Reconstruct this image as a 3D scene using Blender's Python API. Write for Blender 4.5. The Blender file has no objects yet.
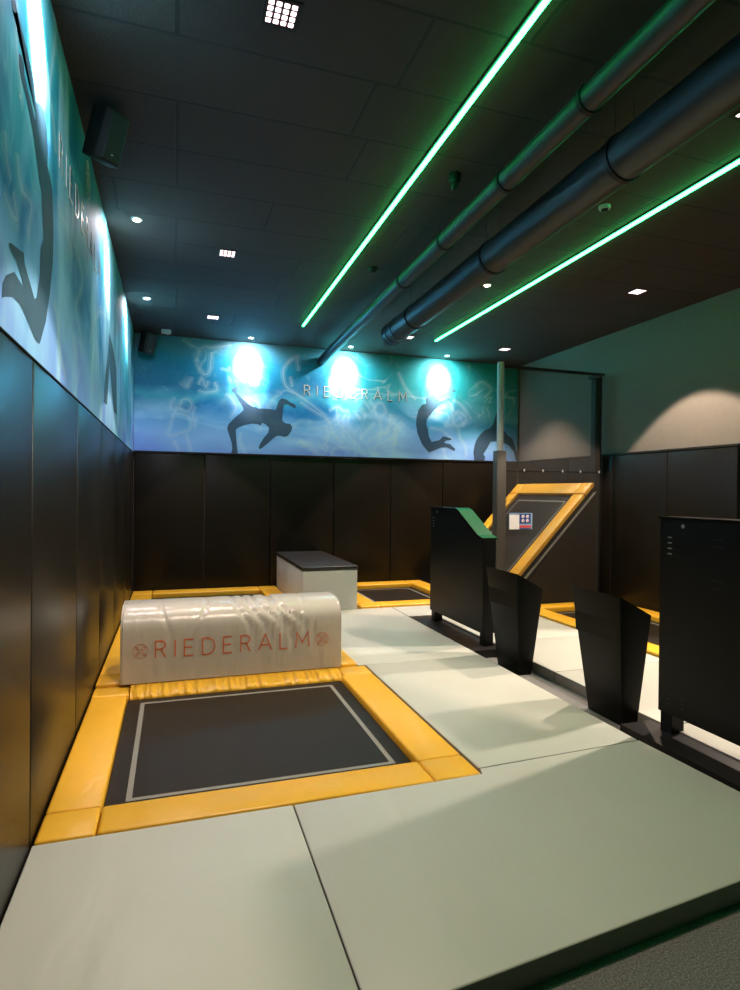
import bpy, bmesh, math, random
from mathutils import Vector, Matrix
random.seed(7)
C = bpy.context.scene.collection
PI = math.pi

# ------------------------------------------------------------ helpers
def obj(name, bm, mats, parent=None, smooth=False, ang=35, loc=None):
    me = bpy.data.meshes.new(name)
    bmesh.ops.recalc_face_normals(bm, faces=bm.faces)
    bm.to_mesh(me); bm.free()
    if not isinstance(mats, (list, tuple)): mats = [mats]
    for m in mats: me.materials.append(m)
    if smooth:
        for p in me.polygons: p.use_smooth = True
        me.set_sharp_from_angle(angle=math.radians(ang))
    o = bpy.data.objects.new(name, me); C.objects.link(o)
    if parent: o.parent = parent
    if loc: o.location = loc
    return o
def tag(o, label, cat, group=None, kind=None):
    if label: o['label'] = label
    if cat: o['category'] = cat
    if group: o['group'] = group
    if kind: o['kind'] = kind
    return o
def thing(name, label, cat, loc=(0, 0, 0), rotz=0, group=None):
    o = bpy.data.objects.new(name, None); C.objects.link(o)
    o.empty_display_size = 0.1
    o.location = loc; o.rotation_euler = (0, 0, rotz)
    return tag(o, label, cat, group)
def copy_tree(o, parent=None):
    c = o.copy(); C.objects.link(c)
    c.parent = parent
    for ch in list(o.children): copy_tree(ch, c)
    return c
def struct(name, bm, m, **k):
    o = obj(name, bm, m, **k); o['kind'] = 'structure'; return o

def box(bm, a, b, bev=0, seg=2, mi=0, mat=None):
    x0, y0, z0 = a; x1, y1, z1 = b
    r = bmesh.ops.create_cube(bm, size=1)
    vs = r['verts']
    for v in vs:
        v.co = Vector((x0 + (v.co.x + .5) * (x1 - x0), y0 + (v.co.y + .5) * (y1 - y0), z0 + (v.co.z + .5) * (z1 - z0)))
    if mat is not None: bmesh.ops.transform(bm, matrix=mat, verts=vs)
    fs = list({f for v in vs for f in v.link_faces})
    for f in fs: f.material_index = mi
    if bev:
        es = list({e for f in fs for e in f.edges})
        bmesh.ops.bevel(bm, geom=es, offset=bev, segments=seg, profile=.5, affect='EDGES')
def prism(bm, pts, d, bev=0, seg=2, mi=0):
    """pts: 3D polygon, extruded by vector d."""
    d = Vector(d)
    a = [bm.verts.new(Vector(p)) for p in pts]; b = [bm.verts.new(Vector(p) + d) for p in pts]
    n = len(pts)
    fs = [bm.faces.new(a), bm.faces.new(list(reversed(b)))]
    for i in range(n): fs.append(bm.faces.new([a[i], b[i], b[(i + 1) % n], a[(i + 1) % n]]))
    for f in fs: f.material_index = mi
    if bev:
        es = list({e for f in fs for e in f.edges})
        bmesh.ops.bevel(bm, geom=es, offset=bev, segments=seg, profile=.5, affect='EDGES')
def tube(bm, p, q, r, n=20, cap=True, r2=None, mi=0):
    p, q = Vector(p), Vector(q); d = q - p
    rot = d.to_track_quat('Z', 'Y').to_matrix().to_4x4()
    res = bmesh.ops.create_cone(bm, cap_ends=cap, segments=n, radius1=r, radius2=r if r2 is None else r2, depth=d.length,
                                matrix=Matrix.Translation((p + q) / 2) @ rot)
    for f in {f for v in res['verts'] for f in v.link_faces}: f.material_index = mi
def lathe(bm, prof, c=(0, 0, 0), n=28, mi=0):
    rings = []
    for r, z in prof:
        rings.append([bm.verts.new((c[0] + r * math.cos(2 * PI * i / n), c[1] + r * math.sin(2 * PI * i / n), c[2] + z)) for i in range(n)])
    for a, b in zip(rings, rings[1:]):
        for i in range(n): bm.faces.new((a[i], a[(i + 1) % n], b[(i + 1) % n], b[i])).material_index = mi
    bm.faces.new(rings[0]); bm.faces.new(rings[-1])
def ring(bm, c, r, w, t, axis='Y', a0=0, a1=2 * PI, n=28):
    """flat strap bent round a pipe: radius r, width w along axis, thickness t"""
    prev = None
    for i in range(n + 1):
        a = a0 + (a1 - a0) * i / n
        cs = []
        for rr in (r, r + t):
            for s in (-w / 2, w / 2):
                cs.append(bm.verts.new((c[0] + rr * math.cos(a), c[1] + s, c[2] + rr * math.sin(a))))
        if prev:
            for k in ((0, 1), (1, 3), (3, 2), (2, 0)):
                bm.faces.new((prev[k[0]], prev[k[1]], cs[k[1]], cs[k[0]]))
        prev = cs

# ------------------------------------------------------------ materials
def nt(name):
    m = bpy.data.materials.new(name); m.use_nodes = True
    t = m.node_tree; b = t.nodes['Principled BSDF']
    return m, t, b
def N(t, kind, **k):
    n = t.nodes.new(kind)
    for a, v in k.items():
        if a in n.inputs: n.inputs[a].default_value = v
        else: setattr(n, a, v)
    return n
def setin(n, **k):
    for a, v in k.items(): n.inputs[a.replace('_', ' ')].default_value = v
def ocoord(t): return N(t, 'ShaderNodeTexCoord').outputs['Object']
def mathn(t, op, a, b=None, c=None, clamp=False):
    n = t.nodes.new('ShaderNodeMath'); n.operation = op; n.use_clamp = clamp
    for i, v in enumerate((a, b, c)):
        if v is None: continue
        if hasattr(v, 'links'): t.links.new(v, n.inputs[i])
        else: n.inputs[i].default_value = v
    return n.outputs[0]
def mixc(t, f, a, b):
    n = t.nodes.new('ShaderNodeMix'); n.data_type = 'RGBA'
    for i, v in ((0, f), (6, a), (7, b)):
        if hasattr(v, 'links'): t.links.new(v, n.inputs[i])
        else: n.inputs[i].default_value = v if i == 0 else (*v, 1)
    return n.outputs[2]
def noise(t, vec, scale, detail=3, rough=.5, dist=0, stretch=None):
    if stretch:
        mp = t.nodes.new('ShaderNodeMapping'); mp.inputs['Scale'].default_value = stretch
        t.links.new(vec, mp.inputs['Vector']); vec = mp.outputs[0]
    n = t.nodes.new('ShaderNodeTexNoise'); t.links.new(vec, n.inputs['Vector'])
    n.inputs['Scale'].default_value = scale; n.inputs['Detail'].default_value = detail
    n.inputs['Roughness'].default_value = rough; n.inputs['Distortion'].default_value = dist
    return n.outputs['Fac']
def ramp(t, fac, stops, interp='LINEAR'):
    n = t.nodes.new('ShaderNodeValToRGB'); n.color_ramp.interpolation = interp
    el = n.color_ramp.elements
    while len(el) < len(stops): el.new(.5)
    for e, (p, c) in zip(el, stops):
        e.position = p; e.color = (*c, 1) if len(c) == 3 else c
    t.links.new(fac, n.inputs['Fac']); return n.outputs['Color']
def bump(t, b, h, strength=.3, dist=.01):
    n = t.nodes.new('ShaderNodeBump'); n.inputs['Strength'].default_value = strength; n.inputs['Distance'].default_value = dist
    t.links.new(h, n.inputs['Height']); t.links.new(n.outputs[0], b.inputs['Normal']); return n
def vinyl(name, col, rough=.35, wr=.25, scale=6, fine=.0, stretch=None, spec=.5, var=.06, dist=.012):
    m, t, b = nt(name)
    v = ocoord(t)
    f = noise(t, v, 2.5, 2)
    c = mixc(t, f, tuple(x * (1 - var) for x in col), tuple(min(1, x * (1 + var)) for x in col))
    t.links.new(c, b.inputs['Base Color'])
    b.inputs['Roughness'].default_value = rough; b.inputs['Specular IOR Level'].default_value = spec
    h = noise(t, v, scale, 3, .45, .6, stretch)
    if fine:
        h2 = noise(t, v, 260, 1)
        h = mathn(t, 'MULTIPLY_ADD', h2, fine, h)
    bump(t, b, h, wr, dist)
    return m
def plain(name, col, rough=.5, metal=0, spec=.5, bn=None):
    m, t, b = nt(name)
    v = ocoord(t); f = noise(t, v, 14, 3)
    t.links.new(mixc(t, f, tuple(x * .93 for x in col), tuple(min(1, x * 1.07) for x in col)), b.inputs['Base Color'])
    b.inputs['Roughness'].default_value = rough; b.inputs['Metallic'].default_value = metal
    b.inputs['Specular IOR Level'].default_value = spec
    if bn: bump(t, b, noise(t, v, bn[0], 3), bn[1], .004)
    return m
def emit(name, col, s):
    m, t, b = nt(name)
    b.inputs['Base Color'].default_value = (*[min(1, c) for c in col], 1)
    b.inputs['Emission Color'].default_value = (*col, 1); b.inputs['Emission Strength'].default_value = s
    return m

def mural_mat(mode, seed):
    m, t, b = nt(('mural_print', 'mural_silhouette', 'mural_glow_line', 'mural_glow_haze', 'mural_glow_core')[mode] + ('_%d' % seed))
    v = ocoord(t)
    mp = t.nodes.new('ShaderNodeMapping'); mp.inputs['Location'].default_value = (seed * 3.7, 0, seed * 1.3)
    t.links.new(v, mp.inputs['Vector']); vs = mp.outputs[0]
    sep = t.nodes.new('ShaderNodeSeparateXYZ'); t.links.new(v, sep.inputs[0])
    warp = noise(t, vs, .9, 3, .5, .5)
    st = (1, 1, .32) if seed == 2 else (.45, 1, 1)
    if seed == 2:
        zz = mathn(t, 'ADD', mathn(t, 'MULTIPLY', sep.outputs['Z'], 1 / 1.75), mathn(t, 'MULTIPLY', mathn(t, 'SUBTRACT', warp, .5), 1.3))
    else:
        zz = mathn(t, 'ADD', mathn(t, 'MULTIPLY', sep.outputs['Z'], 1 / 1.75), mathn(t, 'MULTIPLY', mathn(t, 'SUBTRACT', warp, .5), .38))
    base = ramp(t, zz, [(0, (.17, .34, .80)), (.16, (.22, .48, .86)), (.32, (.10, .36, .68)), (.43, (.008, .18, .42)), (.52, (.04, .33, .48)),
                        (.6, (.006, .16, .31)), (.8, (.010, .23, .36)), (1, (.08, .27, .34))])
    tf = noise(t, vs, .55, 2, .5, .4)
    if seed == 1:   # teal-green towards the right of the back wall
        tf = mathn(t, 'ADD', tf, mathn(t, 'MULTIPLY_ADD', sep.outputs['X'], .13, -.34))
    tf = mathn(t, 'MULTIPLY', mathn(t, 'SUBTRACT', tf, .42), 4, clamp=True)
    up = mathn(t, 'MULTIPLY', mathn(t, 'SUBTRACT', zz, .22), 3, clamp=True)
    base = mixc(t, mathn(t, 'MULTIPLY', tf, up), base, (.015, .29, .28))
    cl = noise(t, vs, 1.5, 3, .5, 1.0, st)
    cl = mathn(t, 'MULTIPLY', mathn(t, 'SUBTRACT', cl, .47), 4.5, clamp=True)
    low = mathn(t, 'MULTIPLY', mathn(t, 'SUBTRACT', 1.05 if seed == 2 else .66, zz), 2.2, clamp=True)
    base = mixc(t, mathn(t, 'MULTIPLY', mathn(t, 'MULTIPLY', cl, low), .9), base, (.35, .72, .95))
    n1 = noise(t, vs, 1.7, 2, .45, 1.6, (1, 1, .25) if seed == 2 else (.8, 1, .8))
    r1 = mathn(t, 'SUBTRACT', 1, mathn(t, 'MULTIPLY', mathn(t, 'ABSOLUTE', mathn(t, 'SUBTRACT', n1, .5)), 24), clamp=True)
    n2 = noise(t, vs, 2.6, 2, .5, 2.2, (1, 1, .3) if seed == 2 else (1, 1, 1))
    r2 = mathn(t, 'SUBTRACT', 1, mathn(t, 'MULTIPLY', mathn(t, 'ABSOLUTE', mathn(t, 'SUBTRACT', n2, .46)), 40), clamp=True)
    base = mixc(t, mathn(t, 'MULTIPLY', r1, mathn(t, 'MULTIPLY', cl, .35)), base, (.6, .85, .75))
    base = mixc(t, mathn(t, 'MULTIPLY', r2, .12 if seed == 2 else .04), base, (.45, .85, .85))
    if mode == 1: base = mixc(t, .88, base, (.02, .042, .06))
    if mode == 2: base = mixc(t, .24, base, (.75, .9, .8))
    if mode == 3: base = mixc(t, .07, base, (.6, .85, .8))
    if mode == 4: base = mixc(t, .11, base, (.6, .85, .8))
    t.links.new(base, b.inputs['Base Color'])
    b.inputs['Roughness'].default_value = .6; b.inputs['Specular IOR Level'].default_value = .2
    return m

M = {}
M['yellow'] = vinyl('yellow_vinyl', (.80, .42, .028), .36, .6, 6, var=.08)
M['yellow_wr'] = vinyl('yellow_vinyl_wrinkled', (.80, .42, .028), .30, .8, 9, stretch=(2.2, .5, .5), var=.1, dist=.02)
M['mat'] = vinyl('light_grey_vinyl', (.50, .50, .45), .42, .55, 1.5, fine=.006, var=.04, dist=.03, stretch=(1.6, .7, 1))
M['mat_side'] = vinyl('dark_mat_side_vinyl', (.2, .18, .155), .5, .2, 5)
M['roll'] = vinyl('pale_grey_vinyl', (.50, .455, .40), .27, .6, 3.2, var=.04, dist=.016, stretch=(1.8, 1, .6))
M['block'] = vinyl('block_grey_vinyl', (.50, .50, .46), .45, .15, 4)
M['pad'] = vinyl('black_pad_vinyl', (.011, .009, .0065), .33, .18, 3.0, fine=.1, stretch=(1, 1, .35), spec=.2, var=.2)
M['black_vinyl'] = vinyl('black_vinyl_cover', (.016, .014, .012), .4, .4, 7)
M['black'] = plain('black_powder_coat', (.005, .005, .0045), .40, 0, .16, (300, .08))
M['blackm'] = plain('matt_black_metal', (.009, .009, .009), .55, 0, .25)
M['green_slope'] = plain('deep_green_slope', (.003, .085, .032), .35)
M['gloss'] = plain('black_satin_metal', (.006, .006, .006), .22, 0, .9)
M['basem'] = plain('brown_black_base_plate', (.016, .013, .013), .4, 0, .4)
M['bed'] = plain('black_jump_mesh', (.016, .0115, .008), .5, 0, .15, (420, .5))
M['line'] = plain('grey_webbing', (.20, .19, .17), .6)
M['piping'] = plain('grey_piping', (.22, .21, .19), .5)
M['sleeve'] = vinyl('brown_grey_sleeve_vinyl', (.055, .05, .046), .45, .5, 9)
M['steel'] = plain('galvanised_steel', (.5, .5, .5), .42, .5)
M['pipe'] = plain('dark_painted_pipe', (.02, .03, .03), .45, .2)
M['duct'] = plain('spiral_duct_metal', (.035, .05, .05), .42, .35)
M['white'] = plain('white_plastic', (.6, .6, .6), .4)
M['orange'] = plain('orange_print', (.62, .16, .07), .4)
M['letter'] = plain('brushed_letter_metal', (.62, .66, .62), .35, .4)
M['cream'] = plain('grey_wall_paint', (.15, .135, .118), .75, 0, .3, (60, .1))
M['darkwall'] = plain('charcoal_wall_paint', (.03, .03, .03), .8)
M['springs'] = plain('dark_spring_gap', (.006, .006, .006), .7)
M['blue'] = plain('navy_print', (.03, .05, .22), .5)
M['red'] = plain('red_print', (.6, .08, .10), .5)
M['paper'] = plain('white_paper', (.75, .74, .78), .5)
M['skyblue'] = plain('pale_blue_print', (.25, .42, .6), .5)
M['green_led'] = emit('green_led_diffuser', (.048, 1, .24), 20)
M['quad_led'] = emit('warm_white_led_lens', (1, .78, .80), 2.2)
M['spot_led'] = emit('white_spot_lens', (1, .93, .85), 30)
M['grille'] = plain('speaker_cloth', (.012, .018, .020), .6, 0, .4, (500, .6))
# spiral rib for the duct
m = M['duct']; t = m.node_tree; b = t.nodes['Principled BSDF']
w = t.nodes.new('ShaderNodeTexWave'); w.bands_direction = 'Y'; w.inputs['Scale'].default_value = 2.6; w.wave_profile = 'SAW'
t.links.new(ocoord(t), w.inputs['Vector']); bump(t, b, w.outputs['Fac'], .6, .006)
# ceiling boards
m, t, b = nt('ceiling_boards'); v = ocoord(t)
br = t.nodes.new('ShaderNodeTexBrick'); t.links.new(v, br.inputs['Vector'])
br.offset = .38; br.offset_frequency = 3; br.squash = 1.45; br.squash_frequency = 2
for k_, v_ in (('Scale', 1), ('Brick Width', 1.15), ('Row Height', .515), ('Mortar Size', .012), ('Mortar Smooth', .3)): br.inputs[k_].default_value = v_
br.inputs['Color1'].default_value = (.028, .0175, .0115, 1); br.inputs['Color2'].default_value = (.035, .0225, .0145, 1); br.inputs['Mortar'].default_value = (.004, .004, .003, 1)
nn = noise(t, v, 45, 4, .7)
t.links.new(mixc(t, mathn(t, 'MULTIPLY', nn, .5), br.outputs['Color'], (.018, .013, .009)), b.inputs['Base Color'])
b.inputs['Roughness'].default_value = .85
h = mathn(t, 'MULTIPLY_ADD', br.outputs['Fac'], -2.0, nn); bump(t, b, h, .5, .006)
M['ceiling'] = m
# carpet
m, t, b = nt('grey_carpet'); v = ocoord(t)
n1 = noise(t, v, 130, 3, .8); n2 = noise(t, v, 420, 2, .8)
c = ramp(t, n1, [(.3, (.11, .10, .10)), (.5, (.25, .24, .235)), (.72, (.52, .50, .49))])
t.links.new(c, b.inputs['Base Color']); b.inputs['Roughness'].default_value = .95
bump(t, b, mathn(t, 'ADD', n1, n2), .9, .01); M['carpet'] = m
# see-through safety net
m, t, b = nt('fine_black_net'); v = ocoord(t)
tr = t.nodes.new('ShaderNodeBsdfTransparent'); mx = t.nodes.new('ShaderNodeMixShader')
mx.inputs[0].default_value = .22
b.inputs['Base Color'].default_value = (.04, .038, .034, 1); b.inputs['Roughness'].default_value = .6
t.links.new(tr.outputs[0], mx.inputs[1]); t.links.new(b.outputs[0], mx.inputs[2])
t.links.new(mx.outputs[0], t.nodes['Material Output'].inputs['Surface']); M['net'] = m

# ------------------------------------------------------------ lettering: single-line capitals, unit height
def arc(cx, cy, rx, ry, a0, a1, n=10):
    return [(cx + rx * math.cos(math.radians(a0 + (a1 - a0) * i / n)), cy + ry * math.sin(math.radians(a0 + (a1 - a0) * i / n))) for i in range(n + 1)]
GLY = {
 'R': (.58, [[(0, 0), (0, 1), (.30, 1)] + arc(.30, .76, .25, .24, 90, -90) + [(0, .52)], [(.30, .52), (.58, 0)]]),
 'I': (.0, [[(0, 0), (0, 1)]]),
 'E': (.52, [[(.52, 0), (0, 0), (0, 1), (.52, 1)], [(0, .52), (.45, .52)]]),
 'D': (.72, [[(0, 0), (0, 1), (.28, 1)] + arc(.28, .5, .44, .5, 90, -90, 14) + [(0, 0)]]),
 'A': (.80, [[(0, 0), (.40, 1), (.80, 0)], [(.14, .33), (.66, .33)]]),
 'L': (.48, [[(0, 1), (0, 0), (.48, 0)]]),
 'M': (.86, [[(0, 0), (.06, 1), (.43, .30), (.80, 1), (.86, 0)]])}
def word_strokes(word, width, height):
    """strokes (x, z) of a word laid out to fill width"""
    tot = sum(GLY[c][0] for c in word) * height; gap = (width - tot) / (len(word) - 1)
    x = 0; out = []
    for c in word:
        w, st = GLY[c]
        out.append([[(x + a * height, z * height) for a, z in s] for s in st]); x += w * height + gap
    return out
def ribbon(bm, pts, w, y0, y1, mi=0):
    """flat bar of width w following pts in the local XZ plane, from y0 to y1 (y1 towards the viewer, negative)"""
    P = [Vector((p[0], p[1])) for p in pts]; L = []; R_ = []
    for i, p in enumerate(P):
        a = P[max(i - 1, 0)]; b_ = P[min(i + 1, len(P) - 1)]
        d1 = (p - a).normalized() if i else (b_ - p).normalized(); d2 = (b_ - p).normalized() if i < len(P) - 1 else d1
        n1_, n2_ = Vector((-d1.y, d1.x)), Vector((-d2.y, d2.x))
        n = (n1_ + n2_)
        n = n1_ if n.length < .2 else n.normalized()
        s = w / 2 / max(.45, n.dot(n1_))
        L.append(p + n * s); R_.append(p - n * s)
    thick = abs(y1 - y0) > 1e-6
    dr = 0 if thick else 3e-6
    fl = [bm.verts.new((p.x, y1 - dr * i, p.y)) for i, p in enumerate(L)]; fr = [bm.verts.new((p.x, y1 - dr * i, p.y)) for i, p in enumerate(R_)]
    for i in range(len(P) - 1): bm.faces.new((fl[i], fl[i + 1], fr[i + 1], fr[i])).material_index = mi
    if thick:
        bl = [bm.verts.new((p.x, y0, p.y)) for p in L]; b2 = [bm.verts.new((p.x, y0, p.y)) for p in R_]
        for i in range(len(P) - 1):
            bm.faces.new((fl[i], bl[i], bl[i + 1], fl[i + 1])).material_index = mi
            bm.faces.new((fr[i], fr[i + 1], b2[i + 1], b2[i])).material_index = mi
            bm.faces.new((bl[i], b2[i], b2[i + 1], bl[i + 1])).material_index = mi
        bm.faces.new((fl[0], fr[0], b2[0], bl[0])).material_index = mi
        bm.faces.new((fl[-1], bl[-1], b2[-1], fr[-1])).material_index = mi
def rosette(cx, cz, r):
    s = [arc(cx, cz, r, r, 0, 360, 24)]
    for k in range(8):
        a = k * 45
        p = lambda rr, aa: (cx + rr * r * math.cos(math.radians(aa)), cz + rr * r * math.sin(math.radians(aa)))
        s.append([p(.15, a), p(.55, a + 18), p(.95, a), p(.55, a - 18), p(.15, a)])
    return s
def catmull(pts, n=7):
    if len(pts) < 3: return pts
    out = []; P = [pts[0]] + list(pts) + [pts[-1]]
    for i in range(1, len(P) - 2):
        p0, p1, p2, p3 = P[i - 1:i + 3]
        for k in range(n):
            s = k / n
            out.append(tuple(.5 * (2 * p1[j] + (p2[j] - p0[j]) * s + (2 * p0[j] - 5 * p1[j] + 4 * p2[j] - p3[j]) * s * s + (3 * p1[j] - p0[j] - 3 * p2[j] + p3[j]) * s ** 3) for j in (0, 1)))
    out.append(pts[-1]); return out
F1= [(0.892, 3.185), (0.913, 3.16), (0.906, 3.107), (0.881, 3.039), (0.946, 2.964), (1.064, 2.865), (1.13, 2.829), (1.17, 2.831), (1.196, 2.811), (1.342, 2.814), (1.471, 2.802), (1.489, 2.862), (1.516, 2.944), (1.556, 2.987), (1.624, 2.978), (1.706, 2.928), (1.761, 2.91), (1.789, 2.865), (1.762, 2.844), (1.707, 2.869), (1.652, 2.898), (1.597, 2.895), (1.585, 2.813), (1.572, 2.718), (1.573, 2.637), (1.627, 2.605), (1.695, 2.602), (1.729, 2.55), (1.71, 2.481), (1.656, 2.411), (1.602, 2.396), (1.548, 2.412), (1.48, 2.404), (1.413, 2.348), (1.321, 2.259), (1.242, 2.195), (1.215, 2.213), (1.236, 2.275), (1.293, 2.37), (1.359, 2.453), (1.372, 2.521), (1.323, 2.572), (1.264, 2.596), (1.244, 2.555), (1.198, 2.574), (1.106, 2.576), (1.002, 2.55), (0.911, 2.509), (0.873, 2.473), (0.879, 2.381), (0.887, 2.276), (0.907, 2.105), (0.804, 2.102), (0.824, 2.181), (0.818, 2.273), (0.784, 2.377), (0.744, 2.494), (0.769, 2.56), (0.846, 2.643), (0.948, 2.74), (0.987, 2.782), (0.968, 2.834), (0.908, 2.923), (0.855, 3.012), (0.803, 3.056), (0.829, 3.102), (0.872, 3.123)]
F2= [(4.503, 3.313), (4.454, 3.31), (4.357, 3.268), (4.244, 3.193), (4.18, 3.16), (4.147, 3.196), (4.067, 3.212), (3.997, 3.178), (3.963, 3.118), (3.974, 3.045), (3.895, 3.012), (3.833, 2.921), (3.802, 2.803), (3.794, 2.687), (3.821, 2.543), (3.902, 2.371), (4.031, 2.229), (4.11, 2.261), (4.254, 2.319), (4.351, 2.328), (4.499, 2.267), (4.515, 2.303), (4.416, 2.383), (4.341, 2.392), (4.302, 2.409), (4.34, 2.44), (4.448, 2.455), (4.431, 2.479), (4.333, 2.504), (4.284, 2.508), (4.221, 2.441), (4.076, 2.407), (4.028, 2.493), (4.01, 2.609), (3.978, 2.695), (3.992, 2.783), (4.087, 2.905), (4.198, 3.014), (4.326, 3.095), (4.407, 3.114), (4.417, 3.159), (4.358, 3.162), (4.277, 3.116), (4.181, 3.081), (4.245, 3.149), (4.357, 3.221), (4.455, 3.256), (4.504, 3.268)]
F3= [(5.326, 3.0), (5.292, 2.937), (5.232, 2.752), (5.182, 2.689), (5.063, 2.638), (4.979, 2.56), (4.913, 2.467), (4.88, 2.375), (4.858, 2.254), (4.883, 2.105), (5.069, 2.104), (5.085, 2.186), (5.051, 2.23), (5.134, 2.354), (5.185, 2.446), (5.287, 2.465), (5.479, 2.426), (5.567, 2.383), (5.656, 2.279), (5.693, 2.132), (5.746, 2.133), (5.719, 2.28), (5.617, 2.523), (5.512, 2.581), (5.441, 2.67), (5.388, 2.759), (5.351, 2.91)]
L1= [(2.378, 3.268), (2.395, 3.246), (2.423, 3.257), (2.463, 3.287), (2.502, 3.276), (2.566, 3.262), (2.65, 3.243), (2.722, 3.211), (2.761, 3.149), (2.857, 3.196), (2.941, 3.212), (2.986, 3.167), (3.012, 3.073), (3.005, 3.015), (3.085, 2.981), (3.12, 2.95), (3.156, 2.786), (3.147, 2.639), (3.081, 2.465), (2.994, 2.311), (2.871, 2.181), (2.8, 2.179), (2.736, 2.193), (2.613, 2.232), (2.517, 2.251), (2.428, 2.246), (2.36, 2.228), (2.284, 2.201), (2.29, 2.251), (2.332, 2.292), (2.44, 2.34), (2.499, 2.335), (2.577, 2.33), (2.545, 2.358), (2.468, 2.39), (2.396, 2.4), (2.363, 2.412), (2.396, 2.427), (2.511, 2.447), (2.58, 2.462), (2.59, 2.428), (2.676, 2.386), (2.768, 2.342), (2.806, 2.362), (2.862, 2.466), (2.878, 2.593), (2.938, 2.66), (2.915, 2.73), (2.89, 2.841), (2.882, 2.847), (2.848, 2.865), (2.799, 2.925), (2.748, 2.98), (2.71, 3.008), (2.656, 3.041), (2.587, 3.077), (2.523, 3.089), (2.486, 3.109), (2.482, 3.15), (2.515, 3.173), (2.559, 3.165), (2.569, 3.134), (2.62, 3.113), (2.708, 3.088), (2.756, 3.068), (2.762, 3.105), (2.706, 3.135), (2.618, 3.166), (2.552, 3.191), (2.489, 3.221), (2.452, 3.26), (2.422, 3.302)]
L2= [(5.715, 2.947), (6.027, 2.884), (6.381, 2.764), (6.494, 2.31), (6.174, 2.304), (5.737, 2.668), (5.567, 2.286), (5.309, 2.273), (5.394, 2.487), (5.59, 2.726)]
W= [[(-0.01, 2.68), (-0.05, 2.52), (-0.09, 2.37), (-0.01, 2.36), (0.09, 2.4), (0.22, 2.46), (0.21, 2.61), (0.11, 2.67), (-0.01, 2.68)], [(-0.01, 2.28), (0.08, 2.09)], [(0.16, 2.38), (0.24, 2.11)], [(-0.04, 2.71), (-0.05, 2.83), (0.01, 2.91)], [(0.28, 2.8), (0.25, 2.67), (0.28, 2.49), (0.3, 2.64)], [(0.11, 2.89), (0.07, 2.79), (0.12, 2.71), (0.2, 2.73), (0.24, 2.81), (0.2, 2.88), (0.11, 2.89)], [(0.1, 3.76), (0.3, 3.65), (0.42, 3.68), (0.53, 3.68), (0.8, 3.74)], [(0.35, 3.63), (0.3, 3.47), (0.35, 3.32), (0.43, 3.27), (0.49, 3.35), (0.51, 3.61)], [(0.24, 3.22), (0.17, 3.06)], [(0.33, 3.11), (0.38, 3.21), (0.43, 3.09), (0.47, 3.18)], [(0.56, 3.17), (0.59, 3.05), (0.43, 3.01), (0.32, 3.03)], [(1.84, 3.67), (1.69, 3.58), (1.58, 3.41), (1.62, 3.19), (1.75, 3.09), (2.02, 2.92), (2.28, 2.71), (2.37, 2.49), (2.54, 2.33)], [(1.69, 3.33), (1.72, 3.17)], [(1.79, 3.64), (1.82, 3.42)], [(1.83, 2.36), (1.98, 2.26), (2.12, 2.11)], [(2.2, 2.21), (2.31, 2.44), (2.25, 2.6)], [(0.79, 2.64), (0.87, 2.8), (0.79, 2.96), (0.71, 3.0)], [(0.95, 2.44), (0.94, 2.28), (1.03, 2.12)], [(2.31, 2.83), (2.44, 2.9), (2.54, 2.85), (2.64, 2.83)], [(2.44, 2.88), (2.45, 2.71), (2.53, 2.57), (2.64, 2.47), (2.76, 2.3)], [(2.54, 2.71), (2.56, 2.41)], [(2.02, 2.28), (2.2, 2.12), (2.3, 2.29)], [(2.36, 2.11), (2.41, 2.24), (2.7, 2.25), (2.76, 2.13), (2.56, 2.1)], [(3.11, 3.0), (3.07, 2.88), (3.14, 2.77), (3.26, 2.86), (3.2, 2.99), (3.11, 3.0)], [(3.16, 2.74), (3.18, 2.49), (3.09, 2.26), (3.02, 2.11)], [(3.08, 2.68), (2.94, 2.54), (2.83, 2.4)], [(3.34, 2.84), (3.3, 2.55), (3.24, 2.5)], [(3.43, 2.7), (3.42, 2.44), (3.38, 2.12)], [(1.84, 2.95), (2.01, 2.85), (2.27, 2.7), (2.35, 2.54)], [(3.47, 3.53), (3.6, 3.28), (3.79, 3.09)], [(4.46, 3.13), (4.62, 3.05), (4.81, 2.82)], [(4.46, 3.01), (4.46, 2.81), (4.53, 2.69), (4.67, 2.73), (4.71, 2.85), (4.56, 2.93), (4.46, 2.84)], [(4.32, 2.68), (4.46, 2.72)], [(4.56, 2.66), (4.61, 2.48), (4.7, 2.37), (4.73, 2.19)], [(4.3, 2.3), (4.35, 2.09)], [(4.04, 2.64), (4.27, 2.6), (4.46, 2.45)], [(4.88, 3.4), (5.02, 3.47), (5.19, 3.36), (5.06, 3.2)]]
WL= [[(3.179, 2.458), (3.286, 2.39), (3.347, 2.253), (3.53, 2.148)], [(3.917, 2.921), (3.763, 2.979), (3.998, 2.926), (4.087, 2.832), (3.854, 2.637), (4.019, 2.513), (4.109, 2.409)], [(3.262, 2.998), (3.319, 2.944), (3.559, 2.942), (3.697, 2.863)], [(5.648, 3.043), (5.051, 2.943), (4.689, 2.768), (4.481, 2.573)], [(2.535, 2.68), (2.702, 2.703), (2.669, 2.624), (2.637, 2.547)], [(3.752, 2.446), (3.908, 2.317)], [(4.697, 2.624), (4.545, 2.391)], [(2.3, 2.561), (2.393, 2.534), (2.478, 2.549), (2.418, 2.617)], [(3.126, 3.833), (3.18, 3.749), (3.112, 3.559), (3.047, 3.377), (3.147, 3.279), (3.202, 3.175)], [(2.471, 2.783), (2.503, 2.71), (2.599, 2.677)], [(2.307, 2.77), (2.335, 2.682), (2.39, 2.64)], [(2.456, 3.329), (2.446, 3.176), (2.525, 3.044), (2.495, 3.003)]]
XL, YB, XR, ZC = -.55, 9.1, 5.72, 3.8
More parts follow.
